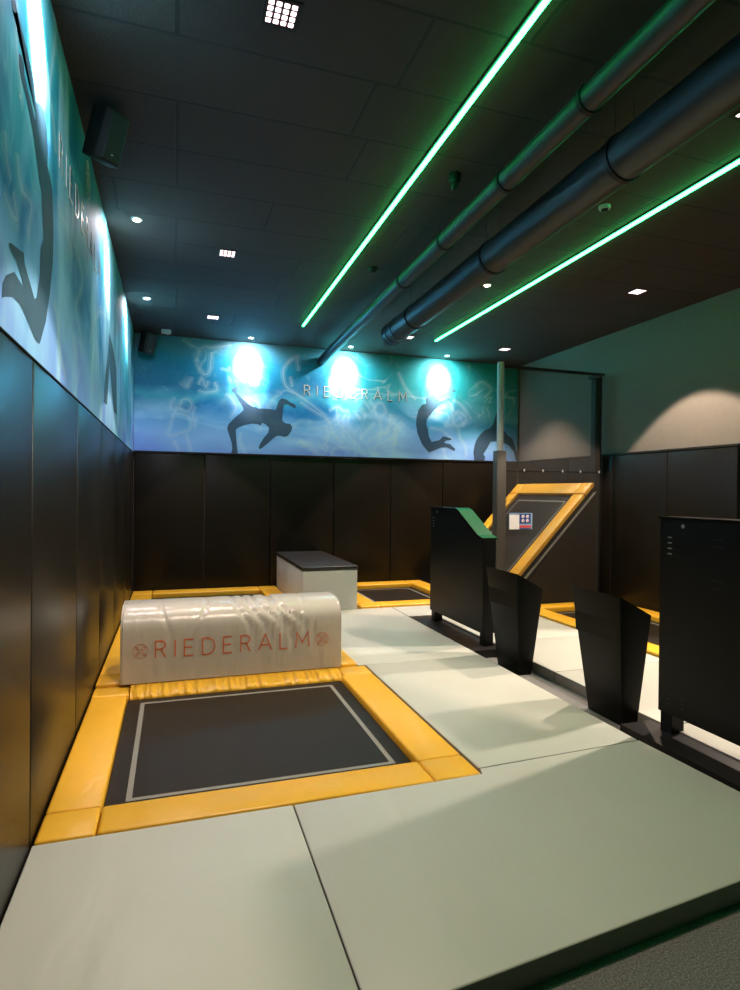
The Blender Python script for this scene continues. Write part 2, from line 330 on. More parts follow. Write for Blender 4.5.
PT = 2.09      # top of the wall padding

# ------------------------------------------------------------ the room
bm = bmesh.new(); box(bm, (-.75, -2.6, -.12), (9.2, 9.3, 0)); struct('floor', bm, M['carpet'])
bm = bmesh.new(); box(bm, (-.75, -2.6, ZC), (9.2, 9.3, ZC + .12)); struct('ceiling', bm, M['ceiling'])
bm = bmesh.new(); box(bm, (XL - .2, -2.6, 0), (XL - .05, YB + .05, ZC)); struct('wall_left', bm, M['darkwall'])
bm = bmesh.new(); box(bm, (XL - .2, YB + .05, 0), (XR + .2, YB + .2, ZC)); struct('wall_back', bm, M['cream'])
bm = bmesh.new(); box(bm, (XR + .05, 4.72, 0), (XR + .2, YB + .05, ZC)); struct('wall_right', bm, M['cream'])
bm = bmesh.new(); box(bm, (9.05, -2.6, 0), (9.2, 9.3, ZC)); struct('wall_far_right', bm, M['darkwall'])
bm = bmesh.new(); box(bm, (-.75, -2.75, 0), (9.2, -2.6, ZC)); struct('wall_front', bm, M['darkwall'])
bm = bmesh.new(); box(bm, (XL, YB - .014, PT), (XR, YB + .002, PT + .03), .004, 1)
for k in range(34): box(bm, (XL + .1 + k * .185, YB - .019, PT + .008), (XL + .118 + k * .185, YB - .014, PT + .02))
struct('trim_1', bm, M['blackm'])
bm = bmesh.new(); box(bm, (XL - .048, .3, PT - .001), (XL + .004, YB - .02, PT + .003), .004, 1); struct('trim_2', bm, M['blackm'])
bm = bmesh.new(); box(bm, (XR - .006, 4.8, PT), (XR + .05, YB, PT + .03), .004, 1)
for k in range(23): box(bm, (XR - .011, 4.9 + k * .185, PT + .008), (XR - .006, 4.918 + k * .185, PT + .02))
struct('trim_3', bm, M['blackm'])

# ------------------------------------------------------------ wall padding: each panel can be lifted off
def wall_pad(axis, a, b, label, group):
    bm = bmesh.new()
    if axis == 'B': box(bm, (a + .004, YB, .0), (b - .004, YB + .048, PT - .002), .012, 3)
    elif axis == 'L': box(bm, (XL - .048, a + .004, .0), (XL, b - .004, PT - .002), .012, 3)
    else: box(bm, (XR, a + .004, .0), (XR + .048, b - .004, PT - .002), .012, 3)
    o = obj('wall_pad', bm, M['pad'], smooth=True)
    tag(o, label, 'wall pad', group)
bs = [XL + .002, .43, 1.4, 2.4, 3.36, 4.29, 5.25, XR - .002]
bl = ['black padded panel in the left corner of the back wall', 'black wall panel right of the corner panel, above the foam roll',
      'black wall panel behind the grey block with black top', 'black wall panel on the back wall, just right of the grey block',
      'black wall panel on the back wall, directly left of the tall black stand', 'black wall panel behind the grey pole and safety net frame edge',
      'narrow black wall panel in the right corner behind the slanted trampoline']
for i in range(7): wall_pad('B', bs[i], bs[i + 1], bl[i], 'black pads along the back wall')
ls = [.35, 1.55, 2.74, 3.93, 5.11, 6.3, 7.5, 8.4, YB - .002]
ll = ['black wall panel nearest the viewer, out of sight beside the camera', 'tall black padded panel at the lower left edge of the picture', 'black padded panel on the left wall beside the corner of the nearest yellow frame',
      'black left wall panel beside the middle of the near trampoline', 'black left wall panel beside the pale foam roll', 'black left wall panel just beyond the foam roll',
      'second black left wall panel from the back corner', 'last black left wall panel touching the back corner']
for i in range(1, 8): wall_pad('L', ls[i], ls[i + 1], ll[i], 'black pads along the left wall')
rs = [4.8, 5.76, 6.72, 7.68, 8.64, YB - .002]
rl = ['black right wall panel between the picture edge and the next seam', 'black right wall panel directly beside the black net post',
      'black right wall panel seen through the net above the slanted trampoline', 'black right wall panel above the upper yellow edge, seen through the net', 'narrow black right wall panel touching the far corner']
for i in range(5): wall_pad('R', rs[i], rs[i + 1], rl[i], 'black pads along the right wall')

# ------------------------------------------------------------ printed wall pictures
def mural(name, x0, x1, seed, loc, rotz, sil, wisps, label):
    mats = [mural_mat(k, seed) for k in range(5)]
    bm = bmesh.new()
    box(bm, (x0, 0, .004), (x1, .018, ZC - PT - .004))
    for n_, l in enumerate(wisps):
        e = n_ * 6e-6
        p = catmull([(a, b - PT) for a, b in l])
        ribbon(bm, p, .09, -.0002 - e, -.0002 - e, 3); ribbon(bm, p, .05, -.0006 - e, -.0006 - e, 4)
        ribbon(bm, p, .014, -.0010 - e, -.0010 - e, 2)
    for s in sil:
        bm.faces.new([bm.verts.new((a, -.0016, b - PT)) for a, b in s]).material_index = 1
    o = obj(name, bm, mats, loc=loc); o.rotation_euler = (0, 0, rotz)
    tag(o, label, 'wall picture')
    return o
def clampz(pts): return [(a, max(PT + .006, min(ZC - .01, b))) for a, b in pts]
mural('wall_mural', XL, XR, 1, (0, YB + .006, PT), 0, [clampz(F1), clampz(F2), clampz(F3)], [clampz(w_) for w_ in W],
      'blue and teal printed picture with dark jumping figures on the back wall')
mural('wall_mural', .35, YB - .002, 2, (XL - .004, 0, PT), PI / 2, [clampz(L1), clampz(L2)], [clampz(w_) for w_ in WL],
      'blue and teal printed picture with a tall leaping figure on the left wall')
def lettering(loc, rotz, width, height, label, emblem, mat=M['letter'], lw=.013, depth=.005):
    r = thing('wall_lettering', label, 'lettering', loc, rotz)
    for st in word_strokes('RIEDERALM', width, height):
        bm = bmesh.new()
        for s in st: ribbon(bm, s, lw, 0, -depth)
        obj('letter', bm, mat, r)
    if emblem:
        bm = bmesh.new()
        for s in rosette(emblem[0], emblem[1], emblem[2]): ribbon(bm, s, .012, 0, -depth)
        obj('emblem', bm, mat, r)
    return r
lettering((1.91, YB + .004, 3.055), 0, 1.71, .155, 'thin metal RIEDERALM letters on the back wall picture', None)
lettering((XL - .002, 3.28, 3.15), PI / 2, 1.72, .165, 'thin metal RIEDERALM letters with emblem on the left wall picture', (1.02, .44, .11), lw=.011, depth=.002)

# ------------------------------------------------------------ light grey floor mats
def floor_mat(pts, label, z1=.09):
    bm = bmesh.new()
    prism(bm, [(x, y, .001) for x, y in pts], (0, 0, z1 - .001), .008, 3)
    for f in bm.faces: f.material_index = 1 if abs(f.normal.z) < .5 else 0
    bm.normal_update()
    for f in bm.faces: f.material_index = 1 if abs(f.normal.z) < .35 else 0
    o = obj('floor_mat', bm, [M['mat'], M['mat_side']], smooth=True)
    tag(o, label, 'floor mat', 'light grey floor mats')
floor_mat([(-.545, 1.45), (.53, 1.53), (.541, 2.75), (-.545, 2.75)], 'light grey mat in the bottom left corner against the wall')
floor_mat([(.534, 1.555), (2.70, 1.76), (2.66, 2.866), (1.555, 2.82), (1.55, 2.75), (.545, 2.75)], 'large light grey mat in the right foreground with dark front side')
floor_mat([(1.56, 2.826), (2.655, 2.871), (2.655, 4.80), (1.56, 4.80)], 'light grey mat right of the near trampoline frame')
floor_mat([(1.495, 4.804), (2.655, 4.804), (2.655, 7.12), (1.495, 7.12)], 'light grey mat between the foam roll and the far tall stand')
floor_mat([(2.663, 6.55), (4.17, 6.55), (4.17, 7.12), (2.663, 7.12)], 'light grey mat crossing behind the far tall stand')
for a, b, l in ((5.2, 6.542, 'light grey mat glimpsed behind the legs of the far tall stand'), (4.18, 5.192, 'light grey mat seen between the two tapered bins'),
                (3.0, 4.172, 'light grey mat seen between the near bin and the big stand'), (1.9, 2.992, 'light grey mat seen under the big stand at the right edge')):
    floor_mat([(3.0, a), (4.17, a), (4.17, b), (3.0, b)], l)

# ------------------------------------------------------------ trampolines let into the mats
def trampoline(x0, y0, x1, y1, w, label, skip=(), joints=True, line=.17, far=None, zt=.105, fy0=None, wb=None, wr=None):
    """w = pad width; edge pads as separate parts round a mesh bed"""
    cx_, cy_ = (x0 + x1) / 2, (y0 + y1) / 2
    r = thing('trampoline', label, 'trampoline', (cx_, cy_, 0))
    g = .0025
    def pad(px0, py0, px1, py1, m='yellow', z=zt):
        bm = bmesh.new(); box(bm, (px0 - cx_ + g, py0 - cy_ + g, .001), (px1 - cx_ - g, py1 - cy_ - g, z), .016, 3)
        obj('edge_pad', bm, M[m], r, smooth=True)
    wb = wb or w; wr = wr or w
    pad(x0 + w, y0, x1 - wr, y0 + w)
    pad(x0, y0, x0 + w, y0 + w); pad(x1 - wr, y0, x1, y0 + w)
    pad(x0, y0 + w, x0 + w, y1 - wb); pad(x1 - wr, y0 + w, x1, y1 - wb)
    if 'back' not in skip:
        pad(x0, y1 - wb, x0 + w, y1); pad(x1 - wr, y1 - wb, x1, y1); pad(x0 + w, y1 - wb, x1 - wr, y1)
    ye = y1 - wb
    bm = bmesh.new(); box(bm, (x0 + w - cx_ + .004, y0 + w - cy_ + .004, .001), (x1 - wr - cx_ - .004, ye - cy_ - .004, .052)); obj('jump_bed', bm, M['bed'], r)
    bm = bmesh.new()
    a, b_ = x0 + w + line * .55 - cx_, x1 - wr - line * .55 - cx_; c_, d_ = y0 + w + line * .5 - cy_, ye - line * .5 - cy_
    lw = .028
    for q in (((a, c_), (b_, c_ + lw)), ((a, d_ - lw), (b_, d_)), ((a, c_ + lw), (a + lw, d_ - lw)), ((b_ - lw, c_ + lw), (b_, d_ - lw))):
        box(bm, (*q[0], .0525), (*q[1], .0535))
    obj('border_line', bm, M['line'], r)
    return r
t1 = trampoline(-.545, 2.755, 1.545, 4.78, .24, 'near trampoline with yellow padded frame and grey outlined black bed', skip=('back',), wb=.215, zt=.095, wr=.268)
t1.rotation_euler = (0, 0, 0)
# the wrinkled apron in front of the roll
bm = bmesh.new()
ap = [(4.566, .056), (4.57, .066), (4.585, .080), (4.61, .092), (4.64, .101), (4.67, .107), (4.70, .110), (4.775, .112)]
rws = []
for i in range(241):
    x = -.29 + 1.58 * i / 240
    fo = .5 * math.sin(x * 61 + 2 * math.sin(x * 7)) + .35 * math.sin(x * 113 + 3 * math.sin(x * 11 + 1)) + .3 * math.sin(x * 23)
    rws.append([bm.verts.new((x, y - (.004 * fo if 0 < k < 6 else 0), z + .0065 * fo * (1 if 1 < k < 6 else .3 if k < 7 else 0))) for k, (y, z) in enumerate(ap)] + [bm.verts.new((x, 4.775, .01)), bm.verts.new((x, 4.566, .01))])
for a, b in zip(rws, rws[1:]):
    for k in range(len(a)): bm.faces.new((a[k], a[(k + 1) % len(a)], b[(k + 1) % len(a)], b[k]))
bm.faces.new(rws[0]); bm.faces.new(rws[-1])
for v in bm.verts: v.co -= Vector(((-.545 + 1.545) / 2, (2.755 + 4.78) / 2, 0))
o = obj('apron', bm, M['yellow_wr'], t1, smooth=True, ang=60); o['label'] = 'wrinkled yellow apron below the roll'
for x0_, x1_ in ((-.545, -.297), (1.297, 1.545)):
    bm = bmesh.new(); box(bm, (x0_ - .5, 4.568 - 3.7675, .001), (x1_ - .5, 4.777 - 3.7675, .095), .016, 3); obj('edge_pad', bm, M['yellow'], t1, smooth=True)
trampoline(-.545, 4.79, 1.485, 9.08, .27, 'long trampoline behind the foam roll, its far yellow edge along the wall', wb=.3, zt=.115)
trampoline(2.25, 7.14, 3.88, 9.08, .27, 'trampoline in the back row, right of the grey block, with yellow edges', wb=.3, zt=.115)
trampoline(4.19, 3.75, 5.70, 6.70, .25, 'trampoline along the right wall seen behind the tapered bins', zt=.115)

# ------------------------------------------------------------ slanted trampoline leaning on the right wall
sl = math.radians(46.3); LEN = 2.22
r5 = thing('slanted_trampoline', 'slanted trampoline with yellow edges leaning against the right wall behind the net', 'trampoline', (4.9, 7.9, 0))
U_ = Vector((math.cos(sl), 0, math.sin(sl))); N_ = Vector((-math.sin(sl), 0, math.cos(sl)))
top = Vector((5.445, 6.755, 1.715)) - U_ * LEN
Mx = Matrix(((U_.x, 0, N_.x, top.x), (0, 1, 0, top.y), (U_.z, 0, N_.z, top.z), (0, 0, 0, 1)))
Mx = Matrix.Translation((-4.9, -7.9, 0)) @ Mx
WY = 1.88
for (a, b, c, d) in ((.02, 0, LEN - .22, .22), (.02, WY - .22, LEN - .22, WY), (LEN - .215, .0, LEN, .22), (LEN - .215, .225, LEN, WY - .225), (LEN - .215, WY - .22, LEN, WY), (.02, .225, .22, WY - .225)):
    bm = bmesh.new(); box(bm, (a + .002, b, -.045), (c - .002, d, .012), .014, 3, mat=Mx)
    obj('edge_pad', bm, M['yellow_wr' if c - a > 1.5 else 'yellow'], r5, smooth=True)
bm = bmesh.new(); box(bm, (.23, .23, -.045), (LEN - .22, WY - .23, -.035), mat=Mx); obj('jump_bed', bm, M['bed'], r5)
bm = bmesh.new()
for q in ((.35, .33, LEN - .32, .35), (.35, WY - .35, LEN - .32, WY - .33), (LEN - .34, .35, LEN - .32, WY - .35)): box(bm, (q[0], q[1], -.0345), (q[2], q[3], -.033), mat=Mx)
obj('border_line', bm, M['line'], r5)
for y in (.03, WY - .03):
    bm = bmesh.new(); p = Mx @ Vector((.12, y, -.13)); q = Mx @ Vector((LEN - .06, y, -.13)); tube(bm, p, q, .018, 14); obj('frame_tube', bm, M['piping'], r5, smooth=True)
bm = bmesh.new(); box(bm, (.05, .03, -.105), (LEN - .02, .06, -.05), mat=Mx); obj('spring_strip', bm, M['springs'], r5)
bm = bmesh.new(); box(bm, (.05, WY - .06, -.105), (LEN - .02, WY - .03, -.05), mat=Mx); obj('spring_strip', bm, M['springs'], r5)
for y in (6.80, 8.58):
    bm = bmesh.new(); prism(bm, [(4.12 - 4.9, y - 7.9, .005), (5.55 - 4.9, y - 7.9, .005), (5.55 - 4.9, y - 7.9, 1.60), (5.46 - 4.9, y - 7.9, 1.57)], (0, .02, 0)); obj('side_panel', bm, M['black_vinyl'], r5)

# ------------------------------------------------------------ safety net frame in front of it
rn = thing('safety_net_frame', 'safety net on a grey pole with padded sleeve before the slanted trampoline', 'net frame', (3.92, 6.64, 0))
bm = bmesh.new(); tube(bm, (0, 0, 2.06), (0, 0, 3.22), .042, 24)
for z in (2.3, 2.62, 2.95): tube(bm, (0, 0, z), (0, 0, z + .012), .045, 24)
obj('pole', bm, M['steel'], rn, smooth=True)
bm = bmesh.new(); box(bm, (-.07, -.055, .0), (.065, .055, 2.1), .012, 3); obj('pole_pad', bm, M['sleeve'], rn, smooth=True)
bm = bmesh.new(); box(bm, (.045, -.015, 3.15), (1.53, .015, 3.19), .006, 1); obj('top_rail', bm, M['blackm'], rn)
bm = bmesh.new(); box(bm, (.067, -.002, .13), (1.53, .002, 3.148)); obj('net', bm, M['net'], rn)
bm = bmesh.new(); tube(bm, (.067, -.008, 1.86), (1.53, -.008, 1.86), .004, 8); obj('cord', bm, M['springs'], rn)
for x in (.34, .62, .92, 1.2, 1.5):
    bm = bmesh.new(); box(bm, (x, -.02, 1.84), (x + .02, -.006, 1.875), .004, 1); obj('clip', bm, M['steel'], rn)
po = thing('black_post', 'tall black square post between the safety net and the right wall', 'post', (5.62, 6.93, 0))
bm = bmesh.new(); box(bm, (-.055, -.05, .0), (.055, .05, 3.24), .008, 2); obj('post_body', bm, M['blackm'], po, smooth=True)
bm = bmesh.new(); box(bm, (-.165, -.31, 3.155), (-.125, -.055, 3.185)); box(bm, (-.165, -.054, 3.155), (-.057, -.03, 3.185)); obj('rail_bracket', bm, M['blackm'], po)
# notice hung on the net
rs_ = thing('notice_sign', 'small white, navy and red rules notice hanging on the net', 'sign', (4.21, 6.60, 1.205))
bm = bmesh.new(); box(bm, (-.17, 0, -.105), (.17, .006, .105), .002, 1); obj('board', bm, M['skyblue'], rs_)
bm = bmesh.new(); box(bm, (-.165, -.002, -.1), (-.025, 0, .085)); obj('text_panel', bm, M['paper'], rs_)
bm = bmesh.new(); box(bm, (-.165, -.002, .088), (-.02, 0, .1)); box(bm, (-.02, -.002, -.03), (.145, 0, .1)); box(bm, (-.02, -.002, -.1), (.15, 0, -.088)); obj('navy_print', bm, M['blue'], rs_)
bm = bmesh.new()
for x in (.03, .095):
    for z in (.062, .008): 
        tube(bm, (x, -.0022, z), (x, -.004, z), .021, 16)
obj('pictograms', bm, M['paper'], rs_)
bm = bmesh.new(); box(bm, (-.018, -.002, -.083), (.15, 0, -.05)); 
for x in (.03, .095):
    for z in (.062, .008): box(bm, (x - .002, -.0048, z - .012), (x + .010, -.0042, z + .004))
obj('red_print', bm, M['red'], rs_)

# ------------------------------------------------------------ foam roll with print
rr = thing('foam_roll', 'long pale grey half-round foam bolster printed RIEDERALM behind the near trampoline', 'foam bolster', (.478, 5.03, .118))
L2_, D_, H_ = .84, .31, .555
bm = bmesh.new(); nU, nV = 180, 40
prof = [(-D_, 0), (-D_, .12), (-D_, .24), (-D_, .34)]
for k in range(1, 25):
    a = PI - PI * k / 25; c, s = math.cos(a), math.sin(a)
    prof.append((D_ * math.copysign(abs(c) ** .72, c), .34 + (H_ - .34) * abs(s) ** .72))
prof += [(D_, .34), (D_, .2), (D_, 0)]
def rnd(a, b, sd): 
    random.seed(sd); return a + (b - a) * random.random()
creases = [(.12, 0, .9, .016), (.22, 0, 1.3, .022), (.31, 0, .8, .018), (.37, 0, 1.5, .022), (-.25, .0, -.6, .007), (.02, .0, .7, .012), (-.55, 0, .4, .006), (.52, 0, -.5, .007)]
rows = []
for i in range(nU + 1):
    x = -L2_ + 2 * L2_ * i / nU; row = []
    for (y, z) in prof:
        d = 0
        if z > .18:
            for cx_, _, sl_, am in creases:
                q = (x - cx_ - sl_ * (z - .5) * -1) / .018
                d += am * math.exp(-q * q) * max(0, min(1, (z - .24) / .12))
        e = .012 if i in (0, nU) else 0
        f_ = 1 - e / .3
        row.append(bm.verts.new((x, (y + (d * .6 if y < 0 else 0)) * f_ , (z - d * .7) * (1 - e * .8) if z > .3 else z)))
    rows.append(row)
for a, b in zip(rows, rows[1:]):
    for j in range(len(prof) - 1): bm.faces.new((a[j], a[j + 1], b[j + 1], b[j]))
    bm.faces.new((a[0], b[0], b[-1], a[-1]))
bm.faces.new(rows[0]); bm.faces.new(rows[-1])
obj('foam_body', bm, M['roll'], rr, smooth=True, ang=50)
for s_ in (-L2_, L2_):
    bm = bmesh.new()
    pr = [(y * .97, z * .99 + .002) for y, z in prof]
    for (a, b) in zip(pr, pr[1:]): tube(bm, (s_, a[0], a[1]), (s_, b[0], b[1]), .006, 8)
    obj('seam_piping', bm, M['roll'], rr, smooth=True)
bm = bmesh.new()
for st in word_strokes('RIEDERALM', 1.17, .125):
    for s in st: ribbon(bm, [(a - .60, b + .183) for a, b in s], .0105, -D_ - .0005, -D_ - .002)
o = obj('lettering', bm, M['orange'], rr); o['label'] = 'orange RIEDERALM print'
for cx_ in (-.705, .68):
    bm = bmesh.new()
    for s in rosette(cx_, .24, .052)[0::2]: ribbon(bm, s, .0032, -D_ - .0005, -D_ - .002)
    obj('emblem', bm, M['orange'], rr)

# ------------------------------------------------------------ grey block with black top
rb = thing('foam_block', 'pale grey box with black lid standing before the back wall', 'box', (1.83, 8.06, 0))
rb.location = (1.845, 8.08, 0)
bm = bmesh.new(); box(bm, (-.35, -.96, .0), (.35, .96, .59), .012, 3); obj('block_body', bm, M['block'], rb, smooth=True)
bm = bmesh.new(); box(bm, (-.36, -.97, .591), (.36, .97, .635), .012, 3); o = obj('lid', bm, M['black_vinyl'], rb, smooth=True); o['label'] = 'black padded lid'

# ------------------------------------------------------------ tall black sheet-metal stands
def make_stand():
    r = thing('sheet_metal_stand', '', 'stand', (0, 0, 0))
    bm = bmesh.new()
    prism(bm, [(x, -.74, z) for x, z in ((-.24, .001), (-.235, .076), (.10, .076), (.12, .088), (.14, .088), (.20, .001))], (0, 1.50, 0)); obj('base_plate', bm, M['basem'], r)
    bm = bmesh.new(); box(bm, (.07, -.66, .0765), (.085, .66, .085)); obj('base_rail', bm, M['basem'], r)
    for y0, y1 in ((.53, .62), (-.62, -.53)):
        bm = bmesh.new(); box(bm, (-.05, y0, .0765), (.05, y1, .199), .003, 1); obj('post', bm, M['black'], r)
    prof = [(.62, .2), (.62, 1.385), (-.02, 1.385), (-.10, 1.365), (-.16, 1.33), (-.52, 1.135), (-.62, 1.11), (-.62, .2)]
    bm = bmesh.new(); prism(bm, [(-.07, y, z) for y, z in prof], (.14, 0, 0), .003, 1); obj('body_panel', bm, M['black'], r)
    up = prof[1:7]
    bm = bmesh.new()
    pts = [(y, z + .002) for y, z in up] + [(y, z + .012) for y, z in reversed(up)]
    prism(bm, [(-.082, y, z) for y, z in pts], (.172, 0, 0)); obj('top_cover', bm, M['gloss'], r)
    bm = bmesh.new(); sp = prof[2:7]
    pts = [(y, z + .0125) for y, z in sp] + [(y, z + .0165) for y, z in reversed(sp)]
    prism(bm, [(-.080, y, z) for y, z in pts], (.168, 0, 0)); obj('sloped_top', bm, M['green_slope'], r)['label'] = 'green sloped top'  # thin deep green layer over the sloping stretch of the black cover
    bm = bmesh.new()
    for y in (-.44, -.34, -.24):
        for k in range(5): box(bm, (-.0715, y - .02, .24 + k * .028), (-.0702, y + .02, .25 + k * .028))
    for y in (.53, .43):
        for k in range(3): box(bm, (-.0715, y - .015, .26 + k * .028), (-.0702, y + .015, .27 + k * .028))
    for (y, z) in ((.50, 1.2), (.2, 1.28), (-.05, 1.28), (.2, 1.05), (0, 1.05), (-.1, .95)):
        for k in range(2): box(bm, (-.0715, y - .035, z - k * .04), (-.0702, y + .035, z - k * .04 + .006))
    obj('vent_slots', bm, M['springs'], r)
    bm = bmesh.new()
    for k in range(4): box(bm, (-.0725, .525, 1.17 + k * .033), (-.0702, .555, 1.177 + k * .033))
    tube(bm, (-.071, .44, 1.345), (-.0745, .44, 1.345), .012, 12)
    obj('fixings', bm, M['steel'], r)
    return r
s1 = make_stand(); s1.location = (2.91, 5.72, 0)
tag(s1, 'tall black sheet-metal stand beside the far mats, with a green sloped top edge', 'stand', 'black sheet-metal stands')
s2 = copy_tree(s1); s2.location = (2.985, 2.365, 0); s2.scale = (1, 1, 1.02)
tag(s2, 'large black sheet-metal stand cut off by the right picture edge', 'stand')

# ------------------------------------------------------------ tapered bins
def make_bin():
    r = thing('tapered_bin', '', 'bin', (0, 0, 0))
    bx0, bx1, by0, by1 = -.065, .065, -.175, .175
    tx0, tx1, ty0, ty1 = -.085, .18, -.17, .31
    B_ = [(bx0, by0, .001), (bx1, by0, .001), (bx1, by1, .001), (bx0, by1, .001)]
    T_ = [(tx0, ty0, .87), (tx1, ty0, .73), (tx1, ty1, .73), (tx0 - .035, ty1, .88)]
    bm = bmesh.new()
    b = [bm.verts.new(p) for p in B_]; t_ = [bm.verts.new(p) for p in T_]
    cen = sum((Vector(p) for p in T_), Vector()) / 4
    i_ = [bm.verts.new(cen + (Vector(p) - cen) * .93) for p in T_]
    j_ = [bm.verts.new(cen + (Vector(p) - cen) * .80 + Vector((-.02, 0, -.30))) for p in T_]
    bm.faces.new(b)
    for k in range(4):
        l = (k + 1) % 4
        bm.faces.new((b[k], b[l], t_[l], t_[k])); bm.faces.new((t_[k], t_[l], i_[l], i_[k])); bm.faces.new((i_[k], i_[l], j_[l], j_[k]))
    bm.faces.new(j_)
    es = [e for e in bm.edges if any(v in b for v in e.verts) and any(v in t_ for v in e.verts)]
    bmesh.ops.bevel(bm, geom=es, offset=.012, segments=3, profile=.5, affect='EDGES')
    obj('bin_body', bm, M['black'], r, smooth=True)
    return r
b1 = make_bin(); b1.location = (2.88, 4.595, 0)
tag(b1, 'black tapered metal bin right next to the far tall stand', 'bin', 'black tapered bins')
b2 = copy_tree(b1); b2.location = (2.935, 3.42, 0)
tag(b2, 'black tapered metal bin nearer the viewer, left of the big cut-off stand', 'bin')

# ------------------------------------------------------------ pipes under the ceiling
def pipe_run(name, label, p, q, r, mat, straps, cap, cat):
    rt = thing(name, label, cat, p)
    P, Q = Vector((0, 0, 0)), Vector(q) - Vector(p)
    bm = bmesh.new(); tube(bm, P, Q, r, 40)
    if cap:
        d = Q.normalized(); tube(bm, Q, Q + d * .03, r, 40, r2=r * .8)
        for s in (.0, .12, .3): tube(bm, Q - d * (.03 + s), Q - d * s, r + .006, 40)
    obj('pipe_body', bm, mat, rt, smooth=True)
    for y in straps:
        f = (y - p[1]) / Q.y; c = Q * f
        bm = bmesh.new(); ring(bm, (c.x, c.y, c.z), r + .001, .03, .008)
        for s in (-1, 1): tube(bm, (c.x + s * (r * .5), c.y, c.z + r * .85), (c.x + s * (r * .5), c.y, ZC - p[2]), .0022, 8)
        obj('strap', bm, M['blackm'], rt, smooth=True)
pipe_run('ceiling_pipe', 'slim dark pipe under the ceiling running to the back wall', (1.93, -1.5, 3.6), (2.17, YB - .01, 3.6), .068, M['pipe'], (.9, 2.58, 3.42, 4.4, 5.35), False, 'pipe')
pipe_run('ventilation_duct', 'thick spiral ventilation duct under the ceiling ending before the back wall', (2.31, -1.5, 3.46), (2.48, 6.75, 3.46), .128, M['duct'], (1.2, 2.75, 4.25, 5.95), True, 'duct')

# ------------------------------------------------------------ green light strips
def led(label, x, y0, y1, rz):
    r = thing('light_strip', label, 'light strip', (x, y0, ZC), rz, group='green light strips')
    bm = bmesh.new(); box(bm, (-.02, 0, -.012), (.02, y1 - y0, -.0005)); obj('rail', bm, M['blackm'], r)
    bm = bmesh.new(); box(bm, (-.0125, .005, -.034), (.0125, y1 - y0 - .005, -.0125), .004, 1); obj('diffuser', bm, M['green_led'], r)
led('long glowing green light strip left of the ceiling pipes', 1.535, -1.6, 7.86, -.0095)
led('glowing green light strip right of the thick duct', 3.48, -1.6, 7.96, -.0137)

# ------------------------------------------------------------ ceiling lamps
def spot(parent, energy, ang, rot, col, blend=.15, r=.03, z=-.03):
    d = bpy.data.lights.new('lamp_light', 'SPOT'); d.energy = energy; d.spot_size = math.radians(ang); d.spot_blend = blend
    d.color = col; d.shadow_soft_size = r
    o = bpy.data.objects.new('lamp_light', d); C.objects.link(o); o.parent = parent; o.location = (0, 0, z); o.rotation_euler = rot
    return o
def make_quad():
    r = thing('recessed_lamp', '', 'ceiling lamp', (0, 0, ZC))
    bm = bmesh.new(); s = .088
    for a, b in (((-s, -s), (s, -s + .014)), ((-s, s - .014), (s, s)), ((-s, -s + .014), (-s + .014, s - .014)), ((s - .014, -s + .014), (s, s - .014))):
        box(bm, (*a, -.008), (*b, -.0005))
    box(bm, (-s + .014, -s + .014, -.003), (s - .014, s - .014, -.0005)); obj('trim_frame', bm, M['blackm'], r)
    bm = bmesh.new()
    for i in range(4):
        for j in range(4):
            x, y = (i - 1.5) * .036, (j - 1.5) * .036
            box(bm, (x - .0125, y - .0125, -.007), (x + .0125, y + .0125, -.0035), .003, 1)
    obj('lens_grid', bm, M['quad_led'], r)
    return r
QE = 420
quads = [((.46, 2.79), 'square grid ceiling lamp nearest the viewer at the top'), ((.46, 5.76), 'square grid ceiling lamp above the foam roll, middle one by the left wall'),
         ((.46, 7.94), 'square grid ceiling lamp nearest the back left corner'), ((4.83, 5.31), 'square grid ceiling lamp near the right wall, right of the green strip'),
         ((4.86, 8.12), 'square grid ceiling lamp by the back right corner'), ((3.19, 7.98), 'square grid ceiling lamp just behind the end of the thick duct'),
         ((3.19, 2.6), 'square grid ceiling lamp above the near bin, outside the picture'), ((4.85, 2.6), 'square grid ceiling lamp above the big stand, outside the picture')]
q0 = make_quad()
qs = [q0] + [copy_tree(q0) for _ in quads[1:]]
for i, ((x, y), lab) in enumerate(quads):
    q = qs[i]
    q.location = (x, y, ZC); tag(q, lab, 'ceiling lamp', 'square grid ceiling lamps')
    e = {0: .7, 1: .5, 2: .45, 3: 1.3, 4: .85, 5: .5, 6: .08, 7: .4}[i]
    spot(q, QE * e, {3: 87, 4: 87, 2: 66, 5: 66}.get(i, 76), (0, 0, 0), (1, .77, .60), .5 if i == 4 else .12)
def make_round():
    r = thing('downlight', '', 'ceiling spotlight', (0, 0, ZC))
    bm = bmesh.new(); lathe(bm, [(.030, -.002), (.032, -.009), (.046, -.006), (.048, -.0005)]); obj('bezel', bm, M['white'], r, smooth=True)
    bm = bmesh.new(); lathe(bm, [(.029, -.0095), (.029, -.0105), (.012, -.013)]); obj('lens', bm, M['spot_led'], r, smooth=True)
    return r
r0 = make_round()
rounds = [((-.31, 2.60), 'L', 'round spotlight above the near part of the left wall picture'), ((-.31, 5.29), 'L', 'round spotlight by the left wall just beyond the big speaker'),
          ((-.32, 7.42), 'L', 'round spotlight by the left wall nearest the back corner'), ((1.05, 8.80), 'B', 'round spotlight above the arching figure on the back wall'),
          ((2.57, 8.80), 'B', 'round spotlight above the lettering on the back wall'), ((4.21, 8.82), 'B', 'round spotlight above the kneeling jumper on the back wall'),
          ((3.18, 5.69), 'D', 'dazzling round ceiling lamp right of the thick duct')]
rnds = [r0] + [copy_tree(r0) for _ in rounds[1:]]
